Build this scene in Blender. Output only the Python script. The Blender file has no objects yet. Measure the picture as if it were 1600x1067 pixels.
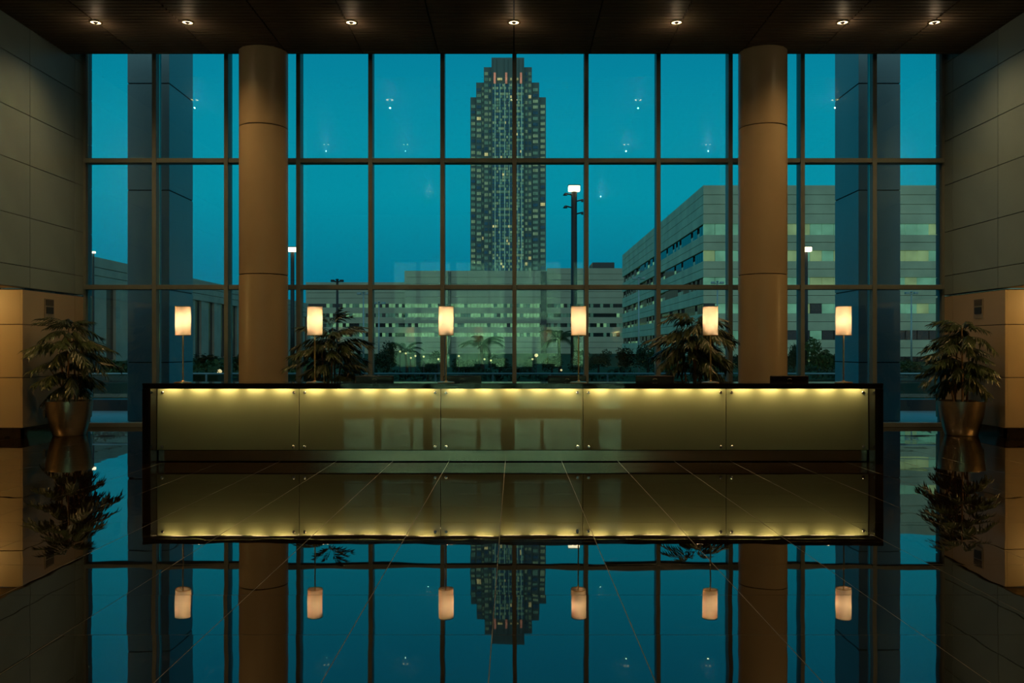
import bpy, math, random
from mathutils import Vector, Matrix, Euler

SC = bpy.context.scene
COL = SC.collection
R = math.radians
F = 1349.0            # focal length in pixels of the 1600 px wide frame
VX, VY = 803.0, 545.0  # vanishing point
EYE = 1.57

# ------------------------------------------------------------------ camera
cam_d = bpy.data.cameras.new('camera')
cam = bpy.data.objects.new('camera', cam_d)
COL.objects.link(cam)
cam.location = (0, 0, EYE)
cam.rotation_euler = (R(90), 0, 0)
cam_d.sensor_width = 36.0
cam_d.lens = F / 1600 * 36
cam_d.shift_x = -(VX - 800) / 1600
cam_d.shift_y = (VY - 533.5) / 1600
cam_d.clip_start = 0.05
cam_d.clip_end = 3000
SC.camera = cam

# ------------------------------------------------------------------ view / world
SC.view_settings.view_transform = 'Standard'
SC.view_settings.look = 'None'
SC.view_settings.gamma = 1
SC.view_settings.use_curve_mapping = False
SC.view_settings.exposure = 0.0
try:
    SC.cycles.transparent_max_bounces = 24
    SC.cycles.max_bounces = 8
    SC.cycles.glossy_bounces = 6
    SC.cycles.sample_clamp_indirect = 80
    SC.cycles.caustics_reflective = False
    SC.cycles.caustics_refractive = False
except Exception:
    pass

def s2l(c):
    def f(v):
        v /= 255.0
        return v / 12.92 if v <= 0.04045 else ((v + 0.055) / 1.055) ** 2.4
    return tuple(f(v) for v in c)

w = bpy.data.worlds.new('dusk_sky')
SC.world = w
w.use_nodes = True
nt = w.node_tree
nt.nodes.clear()
geo = nt.nodes.new('ShaderNodeTexCoord')
sep = nt.nodes.new('ShaderNodeSeparateXYZ')
ramp = nt.nodes.new('ShaderNodeValToRGB')
bg = nt.nodes.new('ShaderNodeBackground')
out = nt.nodes.new('ShaderNodeOutputWorld')
nt.links.new(geo.outputs['Generated'], sep.inputs[0])
nt.links.new(sep.outputs['Z'], ramp.inputs[0])
nt.links.new(ramp.outputs[0], bg.inputs['Color'])
nt.links.new(bg.outputs[0], out.inputs[0])
cr = ramp.color_ramp
cr.elements[0].position = 0.0
cr.elements[0].color = (0.0012, 0.165, 0.255, 1)
cr.elements[1].position = 1.0
cr.elements[1].color = (0.0014, 0.17, 0.29, 1)
e = cr.elements.new(0.08); e.color = (0.0012, 0.190, 0.290, 1)
e = cr.elements.new(0.17); e.color = (0.0014, 0.285, 0.385, 1)
e = cr.elements.new(0.24); e.color = (0.0015, 0.282, 0.392, 1)
e = cr.elements.new(0.34); e.color = (0.0016, 0.232, 0.365, 1)
bg.inputs['Strength'].default_value = 1.06

# weak warm afterglow, low behind the camera
sd = bpy.data.lights.new('afterglow_sun', 'SUN')
sd.energy = 0.60
sd.color = (1.0, 0.80, 0.45)
sd.angle = R(130)
so = bpy.data.objects.new('afterglow_sun', sd)
COL.objects.link(so)
so.location = (10, -20, 30)
so.rotation_euler = Vector((0.08, 1.0, -0.40)).to_track_quat('-Z', 'Y').to_euler()

# ------------------------------------------------------------------ helpers
def P(px, py, D):
    return Vector(((px - VX) * D / F, D, EYE - (py - VY) * D / F))

class MB:
    def __init__(s):
        s.v = []; s.f = []; s.m = []; s.mi = 0
    def add(s, vs, fs):
        b = len(s.v)
        s.v += [tuple(v) for v in vs]
        for f in fs:
            s.f.append(tuple(b + i for i in f)); s.m.append(s.mi)
        return s
    def box(s, x0, x1, y0, y1, z0, z1):
        vs = [(x, y, z) for z in (z0, z1) for y in (y0, y1) for x in (x0, x1)]
        return s.add(vs, [(0, 2, 3, 1), (4, 5, 7, 6), (0, 1, 5, 4), (2, 6, 7, 3), (0, 4, 6, 2), (1, 3, 7, 5)])
    def bbox(s, x0, x1, y0, y1, z0, z1, b=0.01):
        """box with chamfered vertical and horizontal edges (small bevel)"""
        def ring(z, i):
            return [(x0+i, y0, z), (x1-i, y0, z), (x1, y0+i, z), (x1, y1-i, z), (x1-i, y1, z), (x0+i, y1, z), (x0, y1-i, z), (x0, y0+i, z)]
        def ring2(z):
            c = [(x0+2*b, y0+b, z), (x1-2*b, y0+b, z), (x1-b, y0+2*b, z), (x1-b, y1-2*b, z), (x1-2*b, y1-b, z), (x0+2*b, y1-b, z), (x0+b, y1-2*b, z), (x0+b, y0+2*b, z)]
            return c
        rs = [ring2(z0), ring(z0+b, b), ring(z1-b, b), ring2(z1)]
        vs = [p for r in rs for p in r]
        fs = [tuple(range(7, -1, -1)), tuple(range(24, 32))]
        for k in range(3):
            for i in range(8):
                j = (i+1) % 8
                fs.append((k*8+i, k*8+j, (k+1)*8+j, (k+1)*8+i))
        return s.add(vs, fs)
    def lathe(s, prof, n=24, c=(0, 0, 0), cap0=True, cap1=True):
        vs = []; fs = []
        for (r, z) in prof:
            for i in range(n):
                a = 2*math.pi*i/n
                vs.append((c[0]+r*math.cos(a), c[1]+r*math.sin(a), c[2]+z))
        for k in range(len(prof)-1):
            for i in range(n):
                j = (i+1) % n
                fs.append((k*n+i, k*n+j, (k+1)*n+j, (k+1)*n+i))
        if cap0: fs.append(tuple(range(n-1, -1, -1)))
        if cap1: fs.append(tuple(range((len(prof)-1)*n, len(prof)*n)))
        return s.add(vs, fs)
    def tube(s, pts, rads, n=8):
        vs = []; fs = []
        pts = [Vector(p) for p in pts]
        for k, p in enumerate(pts):
            d = (pts[min(k+1, len(pts)-1)] - pts[max(k-1, 0)]).normalized()
            a = d.orthogonal().normalized() if abs(d.z) < 0.95 else (Vector((1, 0, 0)) - d*d.x).normalized()
            b = d.cross(a)
            r = rads[k] if isinstance(rads, (list, tuple)) else rads
            for i in range(n):
                t = 2*math.pi*i/n
                vs.append(p + a*(r*math.cos(t)) + b*(r*math.sin(t)))
        for k in range(len(pts)-1):
            for i in range(n):
                j = (i+1) % n
                fs.append((k*n+i, k*n+j, (k+1)*n+j, (k+1)*n+i))
        fs.append(tuple(range(n-1, -1, -1))); fs.append(tuple(range((len(pts)-1)*n, len(pts)*n)))
        return s.add(vs, fs)
    def mesh(s, name, mats, smooth=False):
        me = bpy.data.meshes.new(name)
        me.from_pydata(s.v, [], s.f)
        if not isinstance(mats, (list, tuple)): mats = [mats]
        for m in mats: me.materials.append(m)
        if len(mats) > 1:
            me.polygons.foreach_set('material_index', s.m)
        if smooth:
            me.shade_smooth() if smooth is True else me.shade_auto_smooth(angle=smooth) if hasattr(me, 'shade_auto_smooth') else me.shade_smooth()
        me.update()
        return me
    def build(s, name, mats, parent=None, smooth=False):
        return link(name, s.mesh(name, mats, smooth), parent)

def smooth_by_angle(o, ang=35):
    me = o.data
    me.polygons.foreach_set('use_smooth', [True]*len(me.polygons))
    try:
        me.set_sharp_from_angle(angle=R(ang))
    except Exception:
        pass
    me.update()
    return o

def link(name, me, parent=None, loc=None, rot=None, scale=None):
    o = bpy.data.objects.new(name, me)
    COL.objects.link(o)
    if parent is not None: o.parent = parent
    if loc is not None: o.location = loc
    if rot is not None: o.rotation_euler = rot
    if scale is not None: o.scale = scale
    return o

def empty(name, loc=(0, 0, 0), rz=0):
    o = bpy.data.objects.new(name, None)
    o.empty_display_size = 0.2
    COL.objects.link(o)
    o.location = loc
    o.rotation_euler = (0, 0, rz)
    return o

def tag(o, label=None, cat=None, group=None, kind=None):
    if label: o['label'] = label
    if cat: o['category'] = cat
    if group: o['group'] = group
    if kind: o['kind'] = kind
    return o

def children_map():
    return [o for o in COL.objects]

def copy_tree(o, kids, parent=None):
    c = o.copy()
    COL.objects.link(c)
    if parent is not None: c.parent = parent
    for ch in kids.get(o.name, ()):
        copy_tree(ch, kids, c)
    return c

def kids_of(root):
    d = {}
    for o in root.children_recursive:
        d.setdefault(o.parent.name, []).append(o)
    return d

def ordinal(i):
    return ['first', 'second', 'third', 'fourth', 'fifth', 'sixth', 'seventh', 'eighth', 'ninth', 'tenth', 'eleventh',
            'twelfth', 'thirteenth', 'fourteenth', 'fifteenth', 'sixteenth', 'seventeenth', 'eighteenth', 'nineteenth', 'twentieth',
            'twenty-first', 'twenty-second', 'twenty-third', 'twenty-fourth', 'twenty-fifth', 'twenty-sixth', 'twenty-seventh', 'twenty-eighth', 'twenty-ninth', 'thirtieth',
            'thirty-first', 'thirty-second', 'thirty-third', 'thirty-fourth', 'thirty-fifth', 'thirty-sixth', 'thirty-seventh', 'thirty-eighth', 'thirty-ninth', 'fortieth'][i]

# ------------------------------------------------------------------ materials
def new_mat(name):
    m = bpy.data.materials.new(name)
    m.use_nodes = True
    n = m.node_tree
    b = n.nodes.get('Principled BSDF')
    return m, n, b

def pmat(name, col, rough=0.5, metal=0.0, noise=0.12, nscale=6.0, ior=1.5, bump=0.0, stretch=(1, 1, 1), emit=None, estr=0.0, coat=0.0):
    """principled material with procedural mottling"""
    m, n, b = new_mat(name)
    b.inputs['Roughness'].default_value = rough
    b.inputs['Metallic'].default_value = metal
    b.inputs['IOR'].default_value = ior
    b.inputs['Coat Weight'].default_value = coat
    tc = n.nodes.new('ShaderNodeTexCoord')
    mp = n.nodes.new('ShaderNodeMapping')
    mp.inputs['Scale'].default_value = stretch
    nz = n.nodes.new('ShaderNodeTexNoise')
    nz.inputs['Scale'].default_value = nscale
    nz.inputs['Detail'].default_value = 4
    rp = n.nodes.new('ShaderNodeValToRGB')
    rp.color_ramp.elements[0].color = tuple(c*(1-noise) for c in col[:3]) + (1,)
    rp.color_ramp.elements[1].color = tuple(min(1, c*(1+noise)) for c in col[:3]) + (1,)
    rp.color_ramp.elements[0].position = 0.3
    rp.color_ramp.elements[1].position = 0.7
    n.links.new(tc.outputs['Object'], mp.inputs[0])
    n.links.new(mp.outputs[0], nz.inputs['Vector'])
    n.links.new(nz.outputs['Fac'], rp.inputs[0])
    n.links.new(rp.outputs[0], b.inputs['Base Color'])
    if bump:
        bp = n.nodes.new('ShaderNodeBump')
        bp.inputs['Strength'].default_value = bump
        bp.inputs['Distance'].default_value = 0.01
        n.links.new(nz.outputs['Fac'], bp.inputs['Height'])
        n.links.new(bp.outputs[0], b.inputs['Normal'])
    if emit:
        b.inputs['Emission Color'].default_value = tuple(emit) + (1,)
        b.inputs['Emission Strength'].default_value = estr
    return m

def emat(name, col, strength):
    """light-emitting window / lamp / painted-glow material with slight procedural variation"""
    m, n, b = new_mat(name)
    b.inputs['Base Color'].default_value = tuple(c*0.3 for c in col) + (1,)
    b.inputs['Roughness'].default_value = 0.3
    tc = n.nodes.new('ShaderNodeTexCoord')
    nz = n.nodes.new('ShaderNodeTexNoise')
    nz.inputs['Scale'].default_value = 0.35
    rp = n.nodes.new('ShaderNodeValToRGB')
    rp.color_ramp.elements[0].color = tuple(c*0.72 for c in col) + (1,)
    rp.color_ramp.elements[1].color = tuple(min(1, c*1.2) for c in col) + (1,)
    rp.color_ramp.elements[0].position = 0.35
    rp.color_ramp.elements[1].position = 0.65
    n.links.new(tc.outputs['Object'], nz.inputs['Vector'])
    n.links.new(nz.outputs['Fac'], rp.inputs[0])
    n.links.new(rp.outputs[0], b.inputs['Emission Color'])
    b.inputs['Emission Strength'].default_value = strength
    return m

def glass_mat(name, tint=(0.97, 0.985, 0.98), ior=1.5, rough=0.0, coat=(1.0, 1.0, 1.0)):
    m, n, b = new_mat(name)
    n.nodes.remove(b)
    o = n.nodes['Material Output']
    tr = n.nodes.new('ShaderNodeBsdfTransparent'); tr.inputs['Color'].default_value = tint + (1,)
    gl = n.nodes.new('ShaderNodeBsdfGlossy'); gl.inputs['Roughness'].default_value = rough; gl.inputs['Color'].default_value = coat + (1,)
    fr = n.nodes.new('ShaderNodeFresnel'); fr.inputs['IOR'].default_value = ior
    mx = n.nodes.new('ShaderNodeMixShader')
    n.links.new(fr.outputs[0], mx.inputs[0]); n.links.new(tr.outputs[0], mx.inputs[1]); n.links.new(gl.outputs[0], mx.inputs[2])
    n.links.new(mx.outputs[0], o.inputs[0])
    return m

def stone_floor():
    m, n, b = new_mat('polished_dark_stone')
    b.inputs['Roughness'].default_value = 0.012
    b.inputs['IOR'].default_value = 1.95
    b.inputs['Specular Tint'].default_value = (1.0, 0.98, 0.94, 1)
    tc = n.nodes.new('ShaderNodeTexCoord')
    gx = n.nodes.new('ShaderNodeNewGeometry')
    nz = n.nodes.new('ShaderNodeTexNoise'); nz.inputs['Scale'].default_value = 1.7; nz.inputs['Detail'].default_value = 6
    nz.inputs['Distortion'].default_value = 0.8
    vr = n.nodes.new('ShaderNodeValToRGB')
    vr.color_ramp.elements[0].position = 0.493; vr.color_ramp.elements[0].color = (0, 0, 0, 1)
    vr.color_ramp.elements[1].position = 0.507; vr.color_ramp.elements[1].color = (0, 0, 0, 1)
    e = vr.color_ramp.elements.new(0.5); e.color = (1, 1, 1, 1)
    nz2 = n.nodes.new('ShaderNodeTexNoise'); nz2.inputs['Scale'].default_value = 0.9; nz2.inputs['Detail'].default_value = 3
    r2 = n.nodes.new('ShaderNodeValToRGB')
    r2.color_ramp.elements[0].position = 0.52; r2.color_ramp.elements[1].position = 0.68
    mul = n.nodes.new('ShaderNodeMath'); mul.operation = 'MULTIPLY'
    mx = n.nodes.new('ShaderNodeMix'); mx.data_type = 'RGBA'
    mx.inputs['A'].default_value = (0.0075, 0.0042, 0.0022, 1)
    mx.inputs['B'].default_value = (0.09, 0.07, 0.05, 1)
    n.links.new(gx.outputs['Position'], nz.inputs['Vector']); n.links.new(gx.outputs['Position'], nz2.inputs['Vector'])
    n.links.new(nz.outputs['Fac'], vr.inputs[0]); n.links.new(nz2.outputs['Fac'], r2.inputs[0])
    n.links.new(vr.outputs[0], mul.inputs[0]); n.links.new(r2.outputs[0], mul.inputs[1])
    n.links.new(mul.outputs[0], mx.inputs['Factor'])
    n.links.new(mx.outputs['Result'], b.inputs['Base Color'])
    # very gentle waviness of the polish
    nz3 = n.nodes.new('ShaderNodeTexNoise'); nz3.inputs['Scale'].default_value = 2.2; nz3.inputs['Detail'].default_value = 1
    bp = n.nodes.new('ShaderNodeBump'); bp.inputs['Strength'].default_value = 0.06; bp.inputs['Distance'].default_value = 0.01
    n.links.new(gx.outputs['Position'], nz3.inputs['Vector'])
    n.links.new(nz3.outputs['Fac'], bp.inputs['Height']); n.links.new(bp.outputs[0], b.inputs['Normal'])
    return m

def shade_mat():
    m, n, b = new_mat('lamp_shade_fabric')
    n.nodes.remove(b)
    o = n.nodes['Material Output']
    tl = n.nodes.new('ShaderNodeBsdfTranslucent')
    df = n.nodes.new('ShaderNodeBsdfDiffuse')
    mx = n.nodes.new('ShaderNodeMixShader'); mx.inputs[0].default_value = 0.45
    tc = n.nodes.new('ShaderNodeTexCoord')
    wv = n.nodes.new('ShaderNodeTexNoise'); wv.inputs['Scale'].default_value = 90
    rp = n.nodes.new('ShaderNodeValToRGB')
    rp.color_ramp.elements[0].color = (0.82, 0.77, 0.68, 1); rp.color_ramp.elements[1].color = (0.88, 0.83, 0.74, 1)
    n.links.new(tc.outputs['Object'], wv.inputs['Vector']); n.links.new(wv.outputs['Fac'], rp.inputs[0])
    n.links.new(rp.outputs[0], tl.inputs['Color']); n.links.new(rp.outputs[0], df.inputs['Color'])
    n.links.new(tl.outputs[0], mx.inputs[1]); n.links.new(df.outputs[0], mx.inputs[2])
    n.links.new(mx.outputs[0], o.inputs[0])
    return m

M = {}
M['stone'] = stone_floor()
M['grout'] = pmat('floor_grout', (0.30, 0.275, 0.22), 0.7)
M['wood'] = pmat('dark_ceiling_wood', (0.16, 0.12, 0.085), 0.5, noise=0.45, nscale=3.5, stretch=(0.35, 9, 9))
M['facade'] = pmat('added_pale_facade', (0.52, 0.55, 0.45), 0.7)
M['void'] = pmat('black_backing', (0.004, 0.003, 0.003), 0.8)
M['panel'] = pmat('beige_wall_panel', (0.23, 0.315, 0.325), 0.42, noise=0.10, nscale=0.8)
M['panel_low'] = pmat('cream_wall_panel', (0.46, 0.37, 0.24), 0.38, noise=0.07, nscale=0.8)
M['plaster'] = pmat('aisle_plaster', (0.42, 0.33, 0.21), 0.6)
M['base'] = pmat('dark_baseboard_stone', (0.02, 0.015, 0.011), 0.12, noise=0.3)
M['column'] = pmat('beige_column_paint', (0.46, 0.36, 0.22), 0.36, noise=0.05, nscale=1.2)
M['alu'] = pmat('grey_mullion_metal', (0.20, 0.24, 0.23), 0.4, metal=0.0, noise=0.06)
M['pane'] = glass_mat('window_glass', (0.985, 0.995, 0.99), 1.75, 0.0, (0.80, 1.0, 0.80))
M['railglass'] = glass_mat('railing_glass', (0.80, 0.93, 0.90))
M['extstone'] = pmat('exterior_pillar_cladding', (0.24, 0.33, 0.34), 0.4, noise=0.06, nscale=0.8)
M['paving'] = pmat('terrace_paving', (0.30, 0.34, 0.34), 0.5, noise=0.1, nscale=2)
M['curb'] = pmat('dark_planter_wall', (0.018, 0.018, 0.018), 0.5)
M['ground'] = pmat('dark_lawn', (0.022, 0.045, 0.018), 0.8, noise=0.3, nscale=0.3)
M['blackstone'] = pmat('black_desk_stone', (0.009, 0.008, 0.007), 0.06, noise=0.3, nscale=9, ior=1.6)
M['glasspanel'] = pmat('frosted_green_glass', (0.25, 0.275, 0.15), 0.014, noise=0.03, nscale=1.5, ior=1.8)
M['glassedge'] = pmat('glass_edge', (0.45, 0.50, 0.20), 0.2)
M['steel'] = pmat('brushed_steel', (0.56, 0.49, 0.37), 0.26, metal=1.0, noise=0.10, nscale=18, stretch=(0.05, 1, 14))
for _k in ('steel',):
    _n = M[_k].node_tree; _b = _n.nodes['Principled BSDF']
    _b.inputs['Anisotropic'].default_value = 0.92
    _c = _n.nodes.new('ShaderNodeCombineXYZ'); _c.inputs[2].default_value = 1.0
    _n.links.new(_c.outputs[0], _b.inputs['Tangent'])
M['chrome'] = pmat('standoff_metal', (0.5, 0.5, 0.46), 0.2, metal=1.0)
M['potsteel'] = pmat('brushed_pot_steel', (0.58, 0.48, 0.36), 0.36, metal=1.0, noise=0.10, nscale=12, stretch=(1, 1, 14))
M['brass'] = pmat('lamp_brass', (0.62, 0.42, 0.20), 0.28, metal=1.0)
M['shade'] = shade_mat()
M['bulb'] = emat('lamp_bulb', (1.0, 0.78, 0.52), 1.5)
M['led'] = emat('led_strip', (1.0, 0.76, 0.34), 2.5)
M['dl'] = emat('downlight_lens', (1.0, 0.66, 0.36), 6.0)
M['dlring'] = pmat('downlight_trim', (0.7, 0.5, 0.3), 0.25, metal=1.0)
M['blackplastic'] = pmat('black_monitor_plastic', (0.012, 0.009, 0.008), 0.25)
M['screen'] = pmat('dark_screen', (0.005, 0.005, 0.006), 0.08)
M['logo'] = pmat('pale_logo', (0.55, 0.45, 0.32), 0.3, metal=0.5)
M['soil'] = pmat('potting_soil', (0.025, 0.016, 0.01), 0.9, noise=0.4, nscale=30)
M['leaf'] = pmat('plant_leaf', (0.035, 0.060, 0.018), 0.36, noise=0.35, nscale=5)
M['cane'] = pmat('plant_cane', (0.22, 0.13, 0.06), 0.6, noise=0.3, nscale=20)
M['vent'] = pmat('vent_plate', (0.30, 0.27, 0.21), 0.45)
M['ventdark'] = pmat('vent_dark', (0.03, 0.03, 0.028), 0.5)
M['conc_r'] = pmat('office_stone', (0.54, 0.62, 0.42), 0.7, noise=0.16, nscale=0.25)
M['conc_l'] = pmat('pale_concrete', (0.44, 0.35, 0.26), 0.7, noise=0.12, nscale=0.3)
M['conc_c'] = pmat('far_office_stone', (0.44, 0.48, 0.34), 0.7, noise=0.12, nscale=0.1)
M['darkglass'] = pmat('dark_window_glass', (0.012, 0.02, 0.022), 0.1, ior=1.6)
M['win_a'] = emat('lit_window_green', s2l((84, 138, 112)), 1.0)
M['win_b'] = emat('lit_window_yellow', s2l((112, 140, 96)), 1.0)
M['win_c'] = emat('lit_window_dim', s2l((40, 74, 66)), 1.0)
M['win_d'] = emat('lit_window_bright', s2l((205, 195, 130)), 1.0)
M['cw_a'] = emat('office_window_green', s2l((98, 146, 104)), 1.0)
M['cw_b'] = emat('office_window_dim', s2l((48, 84, 70)), 1.0)
M['tower'] = pmat('tower_cladding', (0.13, 0.20, 0.17), 0.5, noise=0.1, nscale=0.05)
M['tw_a'] = emat('tower_window_dim', s2l((62, 104, 88)), 1.0)
M['tw_b'] = emat('tower_window_mid', s2l((96, 128, 98)), 1.0)
M['tw_c'] = emat('tower_window_lit', s2l((196, 190, 128)), 1.0)
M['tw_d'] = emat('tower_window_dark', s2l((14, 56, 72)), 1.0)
M['tfin'] = emat('tower_fin_glow', s2l((90, 138, 122)), 1.0)  # bright fin lines put into emission; the fins are no lamps
M['crown'] = emat('crown_painted_glow', s2l((168, 116, 92)), 1.0)  # glow of the floodlit crown piers put into an emissive colour
M['mast'] = pmat('dark_mast_paint', (0.012, 0.012, 0.012), 0.5)
M['pole'] = pmat('galvanised_pole', (0.30, 0.42, 0.42), 0.4, metal=0.3)
M['flood'] = emat('flood_lamp', (1.0, 0.80, 0.52), 3.0)
M['gl'] = emat('garden_lamp_glow', (1.0, 0.74, 0.34), 1.0)
M['treeleaf'] = pmat('tree_leaf', (0.045, 0.085, 0.028), 0.6, noise=0.45, nscale=1.2)
M['treeleaf2'] = pmat('tree_leaf_dark', (0.022, 0.045, 0.022), 0.6, noise=0.45, nscale=1.2)
M['palmleaf'] = pmat('palm_leaf', (0.025, 0.055, 0.025), 0.5, noise=0.3)
M['bark'] = pmat('tree_bark', (0.05, 0.04, 0.03), 0.9, noise=0.4)
for _k in ('ground', 'treeleaf', 'treeleaf2', 'palmleaf', 'bark'):
    M[_k].node_tree.nodes['Principled BSDF'].inputs['Specular IOR Level'].default_value = 0.05
M['wood'].node_tree.nodes['Principled BSDF'].inputs['Specular IOR Level'].default_value = 0.12
M['soffit'] = pmat('dark_soffit', (0.02, 0.018, 0.016), 0.6)

# ------------------------------------------------------------------ room numbers
W = 8.67           # half width between the side walls
YG = 17.44         # glass plane
YC = 16.77         # front edge of the wooden ceiling
ZC = 7.30
YB = -2.0          # rear wall
ZT = 7.95
YP = 15.24         # front of the wall piers (end of side aisles)
ZA = 2.65          # soffit of the side aisles
AW = 11.6          # outer wall of the side aisles

# ------------------------------------------------------------------ floor
rng = random.Random(4)
floor = MB().box(-AW-0.3, AW+0.3, YB-0.3, YG+0.16, -0.30, -0.0012).build('floor', M['grout'])
tag(floor, kind='structure')
TX, TY, GAP = 0.787, 0.767, 0.0055
tile_me = MB().box(-TX/2+GAP/2, TX/2-GAP/2, -TY/2+GAP/2, TY/2-GAP/2, -0.02, 0).mesh('tile', M['stone'])
def visible_tile(cx, cy):
    if cy < 3.6: return False
    if cy > 12.6 and abs(cx) < 4.5: return False
    h = 800 * (cy + 0.5) / F + 0.4
    return abs(cx) < h
rest = MB()
ntile = 0
kx0 = int(math.floor((-AW) / TX)) - 1
for i in range(kx0, -kx0+2):
    cx = -0.12 + TX*(i+0.5)
    for j in range(-9, 17):
        cy = 4.74 + TY*(j+0.5)
        x0, x1, y0, y1 = cx-TX/2+GAP/2, cx+TX/2-GAP/2, cy-TY/2+GAP/2, cy+TY/2-GAP/2
        x0 = max(x0, -AW); x1 = min(x1, AW); y0 = max(y0, YB); y1 = min(y1, YG-0.13)
        if x1-x0 < 0.05 or y1-y0 < 0.05: continue
        full = (x1-x0) > TX-0.02 and (y1-y0) > TY-0.02
        if visible_tile(cx, cy) and ntile < 290:
            ntile += 1
            if full:
                link('tile', tile_me, floor, (cx, cy, 0), (R(rng.gauss(0, 0.035)), R(rng.gauss(0, 0.035)), 0))
            else:
                MB().box(x0, x1, y0, y1, -0.02, 0).build('tile', M['stone'], floor)
        else:
            rest.box(x0, x1, y0, y1, -0.02, 0)
o = rest.build('tile_field', M['stone'], floor); tag(o, kind='stuff')

# ------------------------------------------------------------------ ceiling with wooden slats
ceiling = MB().box(-W-0.3, W+0.3, YB-0.3, YC-0.012, ZC+0.05, ZC+0.35).build('ceiling', M['void'])
tag(ceiling, kind='structure')
SP, SEG = 0.135, 1.467
slat_me = MB().box(-SEG/2+0.014, SEG/2-0.014, 0.017, SP-0.017, 0, 0.05).mesh('slat', M['wood'])
far = MB()
for r in range(0, 139):
    y = YC - SP*(r+1)
    if y < YB: break
    for k in range(-6, 6):
        xc = SEG*(k+0.5)
        if abs(xc) > W: continue
        if r < 20:
            link('slat', slat_me, ceiling, (xc, y, ZC))
        else:
            far.box(xc-SEG/2+0.012, xc+SEG/2-0.012, y+0.017, y+SP-0.017, ZC, ZC+0.05)
tag(far.build('slat_field', M['wood'], ceiling), kind='stuff')
MB().box(-W-0.3, W+0.3, YC-0.012, YC, ZC-0.004, ZT).build('fascia', M['soffit'], ceiling)
MB().box(-W-0.3, W+0.3, YC-0.1, YG+0.3, ZT, ZT+0.3).build('upper_soffit', M['soffit'], ceiling)

# ------------------------------------------------------------------ side walls
UP_Z = [ZA, 3.03, 3.91, 4.85, 5.74, 6.66, ZC+0.0]
for side, s in (('left', -1), ('right', 1)):
    wall = empty('wall_'+side)
    tag(wall, kind='structure')
    def bx(name, xa, xb, y0, y1, z0, z1, mat):
        a, b = sorted((s*xa, s*xb))
        return MB().box(a, b, y0, y1, z0, z1).build(name, mat, wall)
    # upper wall behind its panels
    bx('backing', W+0.03, W+0.33, YB-0.3, 17.74, ZA+0.02, ZT+0.3, M['void'])
    ys = [17.75, 17.05]
    while ys[-1] > YB: ys.append(max(YB, ys[-1]-1.58))
    g = 0.006
    cache = {}
    for a in range(len(ys)-1):
        rows = list(UP_Z) + ([ZT+0.3] if a < 2 else [])
        for zi in range(len(rows)-1):
            y1, y0, z0, z1 = ys[a]-g, ys[a+1]+g, rows[zi]+g, rows[zi+1]-g
            dy, dz = round(y1-y0, 3), round(z1-z0, 3)
            if (dy, dz) not in cache:
                cache[(dy, dz)] = MB().bbox(-0.04, 0, -dy/2, dy/2, -dz/2, dz/2, 0.003).mesh('panel', M['panel'])
            link('panel', cache[(dy, dz)], wall, (s*W, (y0+y1)/2, (z0+z1)/2), (0, 0, 0 if s < 0 else math.pi))
    # lower pier block beyond the aisle
    bx('pier_core', W+0.03, AW+0.3, YP+0.03, 17.74, 0, ZA-0.02, M['void'])
    LZ = [0.17, 1.06, 2.0, ZA-0.03]
    for zi in range(3):
        for (y0, y1) in ((YP, 17.05), (17.05, 17.75)):
            a, b = sorted((s*(W+0.0), s*(W+0.04)))
            MB().bbox(a, b, y0+(0 if y0 == YP else g), y1-g, LZ[zi]+g, LZ[zi+1]-g, 0.003).build('panel', M['panel_low'], wall)
        a, b = sorted((s*(W+0.04), s*AW))
        MB().bbox(a, b, YP, YP+0.04, LZ[zi]+g, LZ[zi+1]-g, 0.003).build('panel', M['panel_low'], wall)
    # aisle shell
    bx('aisle_outer_wall', AW, AW+0.3, 3.0, YP+0.1, 0, ZA+0.2, M['plaster'])
    bx('aisle_ceiling', W+0.02, AW+0.3, 3.0, YP+0.1, ZA, ZA+0.15, M['plaster'])
    bx('aisle_end_wall', W+0.02, AW+0.3, 2.7, 3.0, 0, ZA+0.2, M['plaster'])
    bx('near_wall', W, W+0.33, YB-0.3, 3.0, 0, ZA+0.02, M['panel_low'])
    # baseboard
    bb = empty('baseboard_'+side); tag(bb, kind='structure')
    a, b = sorted((s*(W-0.012), s*(W+0.03)))
    MB().box(a, b, YP-0.012, YG-0.14, 0, 0.17).build('base_strip', M['base'], bb)
    a, b = sorted((s*(W-0.012), s*AW))
    MB().box(a, b, YP-0.012, YP+0.03, 0, 0.17).build('base_strip', M['base'], bb)
    # aisle downlight
    ld = bpy.data.lights.new('aisle_downlight', 'POINT')
    ld.energy = 68; ld.color = (1.0, 0.58, 0.17); ld.shadow_soft_size = 0.04
    lo = bpy.data.objects.new('aisle_downlight', ld); COL.objects.link(lo)
    lo.location = (s*10.2, 14.0, ZA-0.16)
    al = empty('recessed_downlight', (s*10.2, 14.1, ZA)); 
    tag(al, 'recessed downlight in the low soffit of the %s side aisle' % side, 'downlight')
    MB().lathe([(0.06, -0.012), (0.085, -0.012), (0.085, 0)], 20).build('trim_ring', M['dlring'], al)
    MB().lathe([(0.06, -0.006), (0.06, 0.0)], 20).build('lens', M['dl'], al)

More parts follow.
